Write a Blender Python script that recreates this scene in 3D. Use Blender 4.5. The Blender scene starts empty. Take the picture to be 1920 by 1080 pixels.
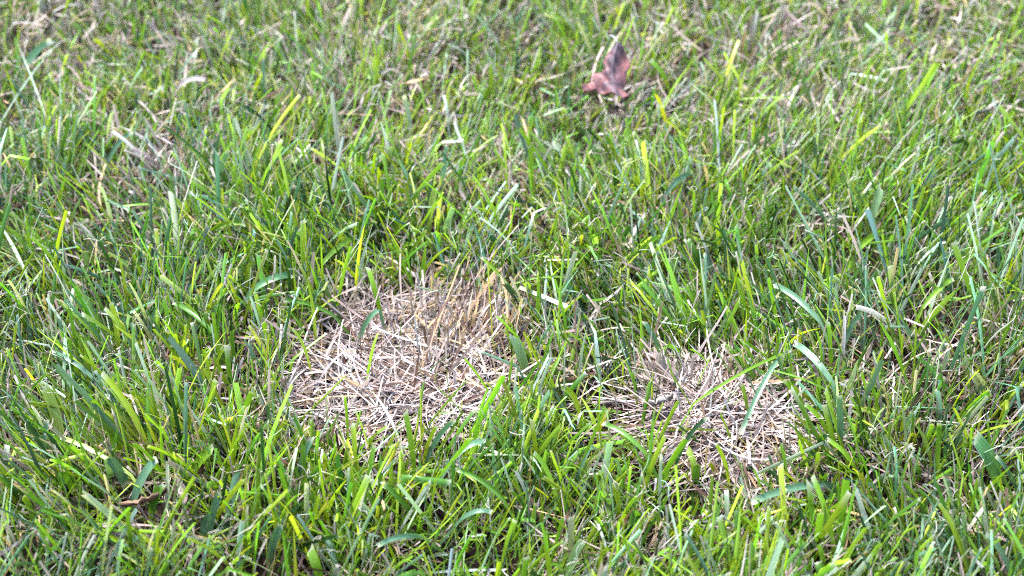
import bpy, math, random
import numpy as np
from mathutils import Vector
from mathutils.geometry import delaunay_2d_cdt

rng = np.random.default_rng(20240611)
random.seed(7)
scene = bpy.context.scene
C = scene.collection
R = math.radians

# ------------------------------------------------------------------ camera
CAM_H, PITCH, HFOV = 0.62, R(38.0), R(30.0)
FOCUS = 0.91
cam_d = bpy.data.cameras.new('camera')
cam = bpy.data.objects.new('camera', cam_d)
C.objects.link(cam)
cam.location = (0, 0, CAM_H)
cam.rotation_euler = (math.pi / 2 - PITCH, 0, 0)
cam_d.sensor_width = 36.0
cam_d.angle = HFOV
cam_d.clip_start, cam_d.clip_end = 0.01, 2000.0
cam_d.dof.use_dof = True
cam_d.dof.focus_distance = FOCUS
cam_d.dof.aperture_fstop = 9.0
scene.camera = cam

# ------------------------------------------------------------------ sky, sun, exposure
SUN_EL, SUN_AZ = R(68), R(-60)          # azimuth from +Y (away from camera), negative = left
w = bpy.data.worlds.new('World')
scene.world = w
w.use_nodes = True
nt = w.node_tree
bg = nt.nodes['Background']
sky = nt.nodes.new('ShaderNodeTexSky')
sky.sky_type = 'NISHITA'
sky.sun_disc = False
sky.sun_elevation, sky.sun_rotation = SUN_EL, SUN_AZ
sky.air_density, sky.dust_density, sky.ozone_density = 1.0, 1.5, 1.0
hs = nt.nodes.new('ShaderNodeHueSaturation')
hs.inputs['Saturation'].default_value = 0.95      # thin, bright cloud veil
nt.links.new(sky.outputs[0], hs.inputs['Color'])
nt.links.new(hs.outputs[0], bg.inputs[0])
bg.inputs[1].default_value = 0.075
sd = bpy.data.lights.new('sun', 'SUN')
sun = bpy.data.objects.new('sun', sd)
C.objects.link(sun)
sd.energy, sd.angle, sd.color = 1.5, R(26), (1.0, 0.985, 0.955)
sdir = Vector((math.sin(SUN_AZ) * math.cos(SUN_EL), math.cos(SUN_AZ) * math.cos(SUN_EL), math.sin(SUN_EL)))
sun.rotation_euler = sdir.to_track_quat('Z', 'Y').to_euler()
scene.view_settings.view_transform = 'Standard'
scene.view_settings.look = 'None'
scene.view_settings.gamma = 1.0
scene.view_settings.use_curve_mapping = False
scene.view_settings.exposure = 2.95
scene.render.engine = 'CYCLES'
cy = scene.cycles
cy.max_bounces, cy.diffuse_bounces, cy.glossy_bounces, cy.transmission_bounces = 2, 0, 1, 1
cy.filter_width = 1.0
cy.debug_use_spatial_splits = True
cy.use_denoising = False
cy.denoiser = 'OPENIMAGEDENOISE'
cy.denoising_input_passes = 'RGB_ALBEDO_NORMAL'
cy.denoising_prefilter = 'FAST'
cy.use_adaptive_sampling = True
cy.adaptive_threshold = .025

# ------------------------------------------------------------------ picture <-> place
IW, IH = 1920.0, 1080.0
FPX = IW / 2 / math.tan(HFOV / 2)
cp, sp = math.cos(PITCH), math.sin(PITCH)
FW = np.array([0, cp, -sp]); UP = np.array([0, sp, cp]); EYE = np.array([0, 0, CAM_H])

def ray(px, py):
    return FW + np.array([1.0, 0, 0]) * ((px - IW / 2) / FPX) + UP * ((IH / 2 - py) / FPX)

def at_z(px, py, z=0.0):
    d = ray(px, py)
    return EYE + d * ((z - CAM_H) / d[2])

def at_y(px, py, y):
    d = ray(px, py)
    return EYE + d * (y / d[1])

def project(P):
    q = P - EYE
    dep = q @ FW
    return IW / 2 + q[..., 0] / dep * FPX, IH / 2 - (q @ UP) / dep * FPX, dep

# smooth random fields
def make_field(seed, scale, n=14):
    r = np.random.default_rng(seed)
    k = r.normal(size=(n, 2)) / scale
    ph = r.uniform(0, 2 * np.pi, n)
    def f(x, y):
        return np.cos(x[..., None] * k[:, 0] + y[..., None] * k[:, 1] + ph).sum(-1) * math.sqrt(2 / n)
    return f

f_h, f_c, f_s = make_field(1, .035), make_field(2, .03), make_field(3, .028)
f_hue, f_lx, f_ly, f_d = make_field(4, .05), make_field(5, .035), make_field(6, .035), make_field(8, .012)
f_z = make_field(9, .04)
f_edge = make_field(10, .012)

def ground_z(x, y):
    x = np.asarray(x, float); y = np.asarray(y, float)
    fade = np.clip(1.6 - np.hypot(x, y - .85), 0, 1)
    return .0022 * f_z(x, y) * fade

def gsum(px, py, anchors):
    out = np.zeros_like(px)
    for (ax, ay, r, v) in anchors:
        out += v * np.exp(-((px - ax) ** 2 + ((py - ay) * 1.25) ** 2) / (2 * (r * .62) ** 2))
    return out

LEAN = [(1650, 850, 260, -.55), (250, 720, 200, -.40), (130, 480, 170, -.55), (520, 420, 170, .30), (1760, 430, 190, .40),
        (1700, 200, 210, .45), (250, 150, 200, -.40), (1080, 860, 150, -.30), (820, 380, 140, .15), (1160, 620, 150, -.25),
        (1500, 600, 140, -.25), (400, 1000, 150, .15), (900, 960, 140, -.20), (560, 120, 120, -.25), (1250, 120, 120, .12)]
STRAW = [(300, 305, 75, .75), (440, 245, 65, .75), (1400, 105, 85, .9), (1480, 160, 80, .7), (1390, 260, 90, .7), (640, 150, 90, .7),
         (1800, 130, 110, .6), (1190, 375, 50, .6), (350, 930, 70, .55), (1230, 790, 70, .7), (100, 60, 90, .6), (760, 190, 130, .5),
         (860, 90, 120, .4), (1560, 240, 90, .6), (1880, 210, 90, .7), (1000, 400, 80, .3), (1060, 650, 110, .45), (1880, 850, 60, .7),
         (1700, 930, 90, .45), (1330, 980, 110, .55), (550, 830, 110, .6), (40, 860, 60, .7), (280, 760, 80, .5), (1110, 990, 90, .4),
         (960, 590, 60, .7), (1230, 690, 60, .8), (700, 560, 90, .4), (1640, 300, 90, .4), (380, 80, 90, .35), (470, 690, 60, .5)]
COARSE = [(450, 400, 120, .8), (600, 450, 130, .7), (300, 620, 170, .55), (160, 860, 170, .6), (420, 960, 160, .7), (660, 980, 150, .6),
          (900, 930, 150, .5), (1180, 900, 150, .55), (1560, 780, 150, .7), (1780, 800, 150, .6), (1600, 580, 130, .5), (780, 420, 110, .6),
          (1650, 400, 90, .3), (1850, 420, 110, .4), (1060, 760, 100, .5), (1420, 960, 100, .4), (1850, 1000, 100, .5)]
TALL = [(480, 400, 170, .35), (620, 470, 120, .25), (900, 420, 150, .15), (1700, 620, 200, .25), (300, 620, 170, .2), (1100, 560, 160, -.25),
        (1300, 560, 150, -.1), (800, 200, 220, -.12), (1400, 250, 200, -.1), (350, 250, 120, -.2), (1550, 900, 150, .15), (560, 900, 120, -.1)]

def dead_mask(px, py):
    """>0 inside the two dead patches (root positions)"""
    n = 26
    def ell(cx, cy_, rx, ry):
        return 1 - np.sqrt(((px - cx) / rx) ** 2 + ((py - cy_) / ry) ** 2)
    a = np.maximum(ell(748, 702, 182, 112), ell(875, 628, 104, 70))
    b = np.maximum(ell(1362, 806, 114, 76), ell(1305, 755, 60, 45))
    return a, b

VIS1 = [(548, 690), (560, 640), (615, 610), (690, 565), (735, 545), (800, 560), (950, 572), (985, 615), (955, 645), (935, 700), (890, 755), (845, 788), (700, 802), (610, 808), (550, 765)]
VIS2 = [(1210, 775), (1240, 728), (1320, 712), (1420, 712), (1490, 735), (1480, 795), (1460, 830), (1400, 850), (1330, 842), (1260, 832), (1220, 812)]

def in_poly(px, py, poly):
    inside = np.zeros(px.shape, bool)
    n = len(poly)
    for i in range(n):
        x0, y0 = poly[i]; x1, y1 = poly[(i + 1) % n]
        if y0 == y1: continue
        c = ((y0 > py) != (y1 > py)) & (px < (x1 - x0) * (py - y0) / (y1 - y0) + x0)
        inside ^= c
    return inside

# ------------------------------------------------------------------ materials
def new_mat(name):
    m = bpy.data.materials.new(name); m.use_nodes = True
    t = m.node_tree; t.nodes.clear()
    return m, t, t.nodes, t.links

def nd(t, typ, **kw):
    n = t.nodes.new(typ)
    for k, v in kw.items():
        setattr(n, k, v)
    return n

def math_node(t, op, a, b=None, clamp=False):
    n = t.nodes.new('ShaderNodeMath'); n.operation = op; n.use_clamp = clamp
    for i, v in enumerate((a, b)):
        if v is None: continue
        if isinstance(v, (int, float)): n.inputs[i].default_value = v
        else: t.links.new(v, n.inputs[i])
    return n.outputs[0]

def blade_material(name, trans, rough, spec, tint, veins=4.0):
    m, t, N, L = new_mat(name)
    out = nd(t, 'ShaderNodeOutputMaterial')
    col = nd(t, 'ShaderNodeAttribute', attribute_name='tone')
    u = nd(t, 'ShaderNodeAttribute', attribute_name='across').outputs['Fac']
    v = nd(t, 'ShaderNodeAttribute', attribute_name='along').outputs['Fac']
    tc = nd(t, 'ShaderNodeTexCoord')
    # parallel veins
    wv = math_node(t, 'SINE', math_node(t, 'MULTIPLY', u, veins * math.pi))
    # fibrous grain, stretched along the blade
    cx = nd(t, 'ShaderNodeCombineXYZ')
    L.new(math_node(t, 'MULTIPLY', u, 2.2), cx.inputs[0]); L.new(math_node(t, 'MULTIPLY', v, 140.0), cx.inputs[1])
    L.new(col.outputs['Fac'], cx.inputs[2])
    nz = nd(t, 'ShaderNodeTexNoise'); nz.inputs['Scale'].default_value = 1.6; nz.inputs['Detail'].default_value = 3
    L.new(cx.outputs[0], nz.inputs['Vector'])
    g = math_node(t, 'ADD', math_node(t, 'MULTIPLY', nz.outputs[0], .45), math_node(t, 'MULTIPLY', wv, .13))
    g = math_node(t, 'ADD', g, .78)
    mixc = nd(t, 'ShaderNodeMix', data_type='RGBA', blend_type='MULTIPLY'); mixc.inputs[0].default_value = 1
    L.new(col.outputs['Color'], mixc.inputs[6]); L.new(g, mixc.inputs[7])
    c = mixc.outputs[2]
    bsdf = nd(t, 'ShaderNodeBsdfPrincipled')
    L.new(c, bsdf.inputs['Base Color'])
    bsdf.inputs['Specular IOR Level'].default_value = spec
    rr = math_node(t, 'ADD', math_node(t, 'MULTIPLY', nz.outputs[0], .3), rough - .15)
    L.new(rr, bsdf.inputs['Roughness'])
    bp = nd(t, 'ShaderNodeBump'); bp.inputs['Strength'].default_value = .5; bp.inputs['Distance'].default_value = .0002
    L.new(g, bp.inputs['Height']); L.new(bp.outputs[0], bsdf.inputs['Normal'])
    tr = nd(t, 'ShaderNodeBsdfTranslucent')
    mt = nd(t, 'ShaderNodeMix', data_type='RGBA', blend_type='MULTIPLY'); mt.inputs[0].default_value = 1
    L.new(c, mt.inputs[6]); mt.inputs[7].default_value = (*tint, 1)
    L.new(mt.outputs[2], tr.inputs[0])
    ms = nd(t, 'ShaderNodeMixShader'); ms.inputs[0].default_value = trans
    L.new(bsdf.outputs[0], ms.inputs[1]); L.new(tr.outputs[0], ms.inputs[2])
    L.new(ms.outputs[0], out.inputs[0])
    return m

M_grass = blade_material('grass_blade_green', .29, .30, .65, (1.75, 1.7, .6))
M_straw = blade_material('grass_blade_straw', .22, .55, .35, (1.2, 1.1, .9), veins=3.0)

def ground_material():
    m, t, N, L = new_mat('soil_and_lawn')
    out = nd(t, 'ShaderNodeOutputMaterial'); b = nd(t, 'ShaderNodeBsdfPrincipled')
    tc = nd(t, 'ShaderNodeTexCoord')
    n1 = nd(t, 'ShaderNodeTexNoise'); n1.inputs['Scale'].default_value = 260; n1.inputs['Detail'].default_value = 5
    n2 = nd(t, 'ShaderNodeTexNoise'); n2.inputs['Scale'].default_value = 40; n2.inputs['Detail'].default_value = 6
    n3 = nd(t, 'ShaderNodeTexNoise'); n3.inputs['Scale'].default_value = 1.3; n3.inputs['Detail'].default_value = 8
    for n in (n1, n2, n3): L.new(tc.outputs['Object'], n.inputs['Vector'])
    r1 = nd(t, 'ShaderNodeValToRGB')
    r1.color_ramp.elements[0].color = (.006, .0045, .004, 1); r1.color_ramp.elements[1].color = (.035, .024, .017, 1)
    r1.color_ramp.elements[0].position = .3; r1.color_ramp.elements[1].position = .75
    L.new(n1.outputs[0], r1.inputs[0])
    r2 = nd(t, 'ShaderNodeValToRGB')
    r2.color_ramp.elements[0].color = (.035, .06, .012, 1); r2.color_ramp.elements[1].color = (.13, .17, .05, 1)
    L.new(math_node(t, 'ADD', math_node(t, 'MULTIPLY', n2.outputs[0], .6), math_node(t, 'MULTIPLY', n3.outputs[0], .45)), r2.inputs[0])
    sep = nd(t, 'ShaderNodeVectorMath', operation='LENGTH'); 
    sub = nd(t, 'ShaderNodeVectorMath', operation='SUBTRACT'); sub.inputs[1].default_value = (0, .85, 0)
    L.new(tc.outputs['Object'], sub.inputs[0]); L.new(sub.outputs[0], sep.inputs[0])
    mr = nd(t, 'ShaderNodeMapRange'); mr.inputs['From Min'].default_value = 2.5; mr.inputs['From Max'].default_value = 3.1
    L.new(sep.outputs['Value'], mr.inputs['Value'])
    mx = nd(t, 'ShaderNodeMix', data_type='RGBA'); L.new(mr.outputs[0], mx.inputs[0])
    L.new(r1.outputs[0], mx.inputs[6]); L.new(r2.outputs[0], mx.inputs[7])
    L.new(mx.outputs[2], b.inputs['Base Color']); b.inputs['Roughness'].default_value = .95
    b.inputs['Specular IOR Level'].default_value = .1
    bp = nd(t, 'ShaderNodeBump'); bp.inputs['Strength'].default_value = .8; bp.inputs['Distance'].default_value = .004
    L.new(math_node(t, 'ADD', n1.outputs[0], n2.outputs[0]), bp.inputs['Height']); L.new(bp.outputs[0], b.inputs['Normal'])
    L.new(b.outputs[0], out.inputs[0])
    return m

def leaf_material():
    m, t, N, L = new_mat('dry_red_leaf')
    out = nd(t, 'ShaderNodeOutputMaterial'); b = nd(t, 'ShaderNodeBsdfPrincipled')
    tc = nd(t, 'ShaderNodeTexCoord')
    n1 = nd(t, 'ShaderNodeTexNoise'); n1.inputs['Scale'].default_value = 190; n1.inputs['Detail'].default_value = 6; n1.inputs['Distortion'].default_value = .6
    n2 = nd(t, 'ShaderNodeTexNoise'); n2.inputs['Scale'].default_value = 650; n2.inputs['Detail'].default_value = 4
    for n in (n1, n2): L.new(tc.outputs['Object'], n.inputs['Vector'])
    stain = nd(t, 'ShaderNodeAttribute', attribute_name='stain').outputs['Fac']
    f = math_node(t, 'ADD', math_node(t, 'MULTIPLY', n1.outputs[0], 1.0), math_node(t, 'MULTIPLY', math_node(t, 'SUBTRACT', n2.outputs[0], .5), .55))
    f = math_node(t, 'ADD', f, stain)
    r = nd(t, 'ShaderNodeValToRGB')
    e = r.color_ramp.elements
    e[0].position, e[0].color = .28, (.37, .155, .135, 1)
    e[1].position, e[1].color = .95, (.045, .032, .045, 1)
    e2 = e.new(.48); e2.color = (.27, .102, .098, 1)
    e3 = e.new(.66); e3.color = (.155, .075, .085, 1)
    L.new(f, r.inputs[0]); L.new(r.outputs[0], b.inputs['Base Color'])
    b.inputs['Roughness'].default_value = .5; b.inputs['Specular IOR Level'].default_value = .5
    bp = nd(t, 'ShaderNodeBump'); bp.inputs['Strength'].default_value = .7; bp.inputs['Distance'].default_value = .0010
    L.new(f, bp.inputs['Height']); L.new(bp.outputs[0], b.inputs['Normal'])
    tr = nd(t, 'ShaderNodeBsdfTranslucent'); L.new(r.outputs[0], tr.inputs[0])
    ms = nd(t, 'ShaderNodeMixShader'); ms.inputs[0].default_value = .15
    L.new(b.outputs[0], ms.inputs[1]); L.new(tr.outputs[0], ms.inputs[2]); L.new(ms.outputs[0], out.inputs[0])
    return m

def simple_material(name, c, rough=.6):
    m, t, N, L = new_mat(name)
    out = nd(t, 'ShaderNodeOutputMaterial'); b = nd(t, 'ShaderNodeBsdfPrincipled')
    tc = nd(t, 'ShaderNodeTexCoord')
    n1 = nd(t, 'ShaderNodeTexNoise'); n1.inputs['Scale'].default_value = 400; n1.inputs['Detail'].default_value = 4
    L.new(tc.outputs['Object'], n1.inputs['Vector'])
    r = nd(t, 'ShaderNodeValToRGB')
    r.color_ramp.elements[0].color = (*[k * .6 for k in c], 1); r.color_ramp.elements[1].color = (*[min(1, k * 1.4) for k in c], 1)
    L.new(n1.outputs[0], r.inputs[0]); L.new(r.outputs[0], b.inputs['Base Color'])
    b.inputs['Roughness'].default_value = rough
    L.new(b.outputs[0], out.inputs[0])
    return m

M_ground = ground_material()
M_leaf = leaf_material()
M_vein = simple_material('leaf_vein_purple', (.10, .065, .085), .5)

# ------------------------------------------------------------------ mesh builders
def tag(o, label=None, cat=None, group=None, kind=None):
    for k, v in (('label', label), ('category', cat), ('group', group), ('kind', kind)):
        if v: o[k] = v
    return o

def strip_mesh(name, P, tone, across, along):
    """P (n, s, c, 3) grids of n blades -> one mesh with attributes"""
    n, s, c, _ = P.shape
    me = bpy.data.meshes.new(name)
    nv = n * s * c
    idx = np.arange(nv).reshape(n, s, c)
    q = np.stack([idx[:, :-1, :-1], idx[:, :-1, 1:], idx[:, 1:, 1:], idx[:, 1:, :-1]], -1).reshape(-1, 4)
    nq = len(q)
    me.vertices.add(nv); me.loops.add(nq * 4); me.polygons.add(nq)
    me.vertices.foreach_set('co', P.reshape(-1).astype(np.float32))
    me.loops.foreach_set('vertex_index', q.reshape(-1).astype(np.int32))
    me.polygons.foreach_set('loop_start', (np.arange(nq) * 4).astype(np.int32))
    me.polygons.foreach_set('use_smooth', np.ones(nq, bool))
    me.update(calc_edges=True)
    a = me.attributes.new('tone', 'FLOAT_COLOR', 'POINT')
    rgba = np.ones((nv, 4), np.float32); rgba[:, :3] = tone.reshape(-1, 3)
    a.data.foreach_set('color', rgba.reshape(-1))
    a = me.attributes.new('across', 'FLOAT', 'POINT'); a.data.foreach_set('value', across.reshape(-1).astype(np.float32))
    a = me.attributes.new('along', 'FLOAT', 'POINT'); a.data.foreach_set('value', along.reshape(-1).astype(np.float32))
    return me

def link(name, me, mat, parent=None):
    me.materials.append(mat)
    o = bpy.data.objects.new(name, me); C.objects.link(o)
    if parent: o.parent = parent
    return o

def grow(root, az, Ln, W, t0, k, sweep=0., tw0=0., tw1=0., fold=.12, pointed=None, slant=0., kink_s=2., kink_a=0., S=7, cols=3, kp=1.5):
    """blade grids from root positions; returns P (n,S+1,cols,3), s grid"""
    n = len(root)
    o = np.ones(n)
    az, Ln, W, t0, k, sweep, tw0, tw1, fold, slant, kink_s, kink_a = [np.asarray(v) * o for v in (az, Ln, W, t0, k, sweep, tw0, tw1, fold, slant, kink_s, kink_a)]
    if pointed is None: pointed = np.zeros(n, bool)
    s = np.append(np.linspace(0, .955, S), 1.0)
    sm = (s[:-1] + s[1:]) / 2
    def ang(sv):
        t = t0[:, None] + k[:, None] * sv[None] ** kp + kink_a[:, None] * (sv[None] > kink_s[:, None])
        a = az[:, None] + sweep[:, None] * sv[None]
        return t, a
    t, a = ang(sm)
    step = np.stack([np.sin(t) * np.cos(a), np.sin(t) * np.sin(a), np.cos(t)], -1) * (Ln[:, None] * np.diff(s)[None])[..., None]
    ctr = np.concatenate([np.zeros((n, 1, 3)), np.cumsum(step, 1)], 1) + root[:, None]
    t, a = ang(s)
    T = np.stack([np.sin(t) * np.cos(a), np.sin(t) * np.sin(a), np.cos(t)], -1)
    B0 = np.stack([-np.sin(a), np.cos(a), 0 * a], -1)
    N0 = np.cross(B0, T)
    ph = tw0[:, None] + tw1[:, None] * s[None]
    B = np.cos(ph)[..., None] * B0 + np.sin(ph)[..., None] * N0
    Nn = np.cross(B, T)
    prof_cut = .70 + .30 * np.minimum(1, s * 2.5) - .12 * np.clip(s - .6, 0, 1)
    prof_pt = (.70 + .30 * np.minimum(1, s * 2.5)) * np.clip((1.03 - s) / .5, 0, 1) ** .7
    prof = np.where(pointed[:, None], prof_pt[None], prof_cut[None])
    half = prof * W[:, None] / 2
    u = np.linspace(-1, 1, cols)
    P = ctr[:, :, None] + (half[..., None] * u)[..., None] * B[:, :, None]
    P = P + (np.abs(u)[None, None] * (half * 2 * fold[:, None])[..., None])[..., None] * Nn[:, :, None]
    # slanting cut at the tip
    P[:, -1] += (slant[:, None] * u[None] * W[:, None])[..., None] * T[:, -1][:, None]
    np.maximum(P[..., 2], .0008, out=P[..., 2])
    return P, s

def tones(col, s, cols, base_col=None, base_len=.22, tip_col=None, tip_from=None):
    """col (n,3) -> (n,S+1,cols,3); pale sheath at the base, dried tip where asked"""
    n = len(col)
    c = np.repeat(col[:, None], len(s), 1)
    if base_col is not None:
        f = np.clip(1 - s / base_len, 0, 1)[None, :, None]
        c = c * (1 - f) + base_col[:, None] * f
    if tip_col is not None:
        f = np.clip((s[None] - tip_from[:, None]) / .05 + .5, 0, 1)[..., None]
        c = c * (1 - f) + tip_col[:, None] * f
    return np.repeat(c[:, :, None], cols, 2)

def coords(n, s, cols, Ln):
    off = rng.uniform(0, 5, n)
    ac = np.broadcast_to(np.linspace(-1, 1, cols)[None, None], (n, len(s), cols)) + 0
    al = np.broadcast_to((s[None] * np.asarray(Ln)[:, None] + off[:, None])[..., None], (n, len(s), cols)) + 0
    return ac, al

PAL = {'L': (.175, .335, .022), 'Y': (.290, .410, .026), 'G': (.080, .200, .020), 'D': (.018, .060, .014),
       'B': (.095, .200, .115), 'P': (.36, .46, .34), 'S': (.39, .305, .27), 'W': (.55, .485, .455), 'T': (.44, .31, .17), 'R': (.12, .070, .045)}  # pale and bluish greens: leaf tone with sky sheen put into the colour
PALN = {k: np.array(v) for k, v in PAL.items()}

def pick(keys, probs, n):
    probs = np.asarray(probs, float)
    probs = np.broadcast_to(probs, (n, len(keys))) if probs.ndim == 1 else probs
    cs = np.cumsum(probs / probs.sum(1, keepdims=True), 1)
    i = (rng.random(n)[:, None] > cs).sum(1).clip(0, len(keys) - 1)
    tab = np.stack([PALN[k] for k in keys])
    col = tab[i]
    pale = np.array([k in 'SWTRP' for k in keys])[i][:, None]
    j = np.exp(rng.normal(0, 1, (n, 1)) * np.where(pale, .16, .30))
    dryk = np.array([k in 'SWTR' for k in keys])[i][:, None]
    hue = np.exp(rng.normal(0, 1, (n, 3)) * np.where(dryk, .035, .10))
    return np.clip(col * j * hue, .004, .85), i

# ------------------------------------------------------------------ ground
def build_ground():
    a = np.linspace(-1.25, 1.25, 170)
    far = 1.25 * 1.45 ** np.arange(1, 16)
    g = np.concatenate([-far[::-1], a, far])
    X, Y = np.meshgrid(g, g + .85)
    Z = ground_z(X, Y)
    n = len(g)
    me = bpy.data.meshes.new('ground')
    idx = np.arange(n * n).reshape(n, n)
    q = np.stack([idx[:-1, :-1], idx[:-1, 1:], idx[1:, 1:], idx[1:, :-1]], -1).reshape(-1, 4)
    me.from_pydata(np.stack([X, Y, Z], -1).reshape(-1, 3).tolist(), [], q.tolist())
    o = link('ground', me, M_ground)
    tag(o, kind='structure')
build_ground()

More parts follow.
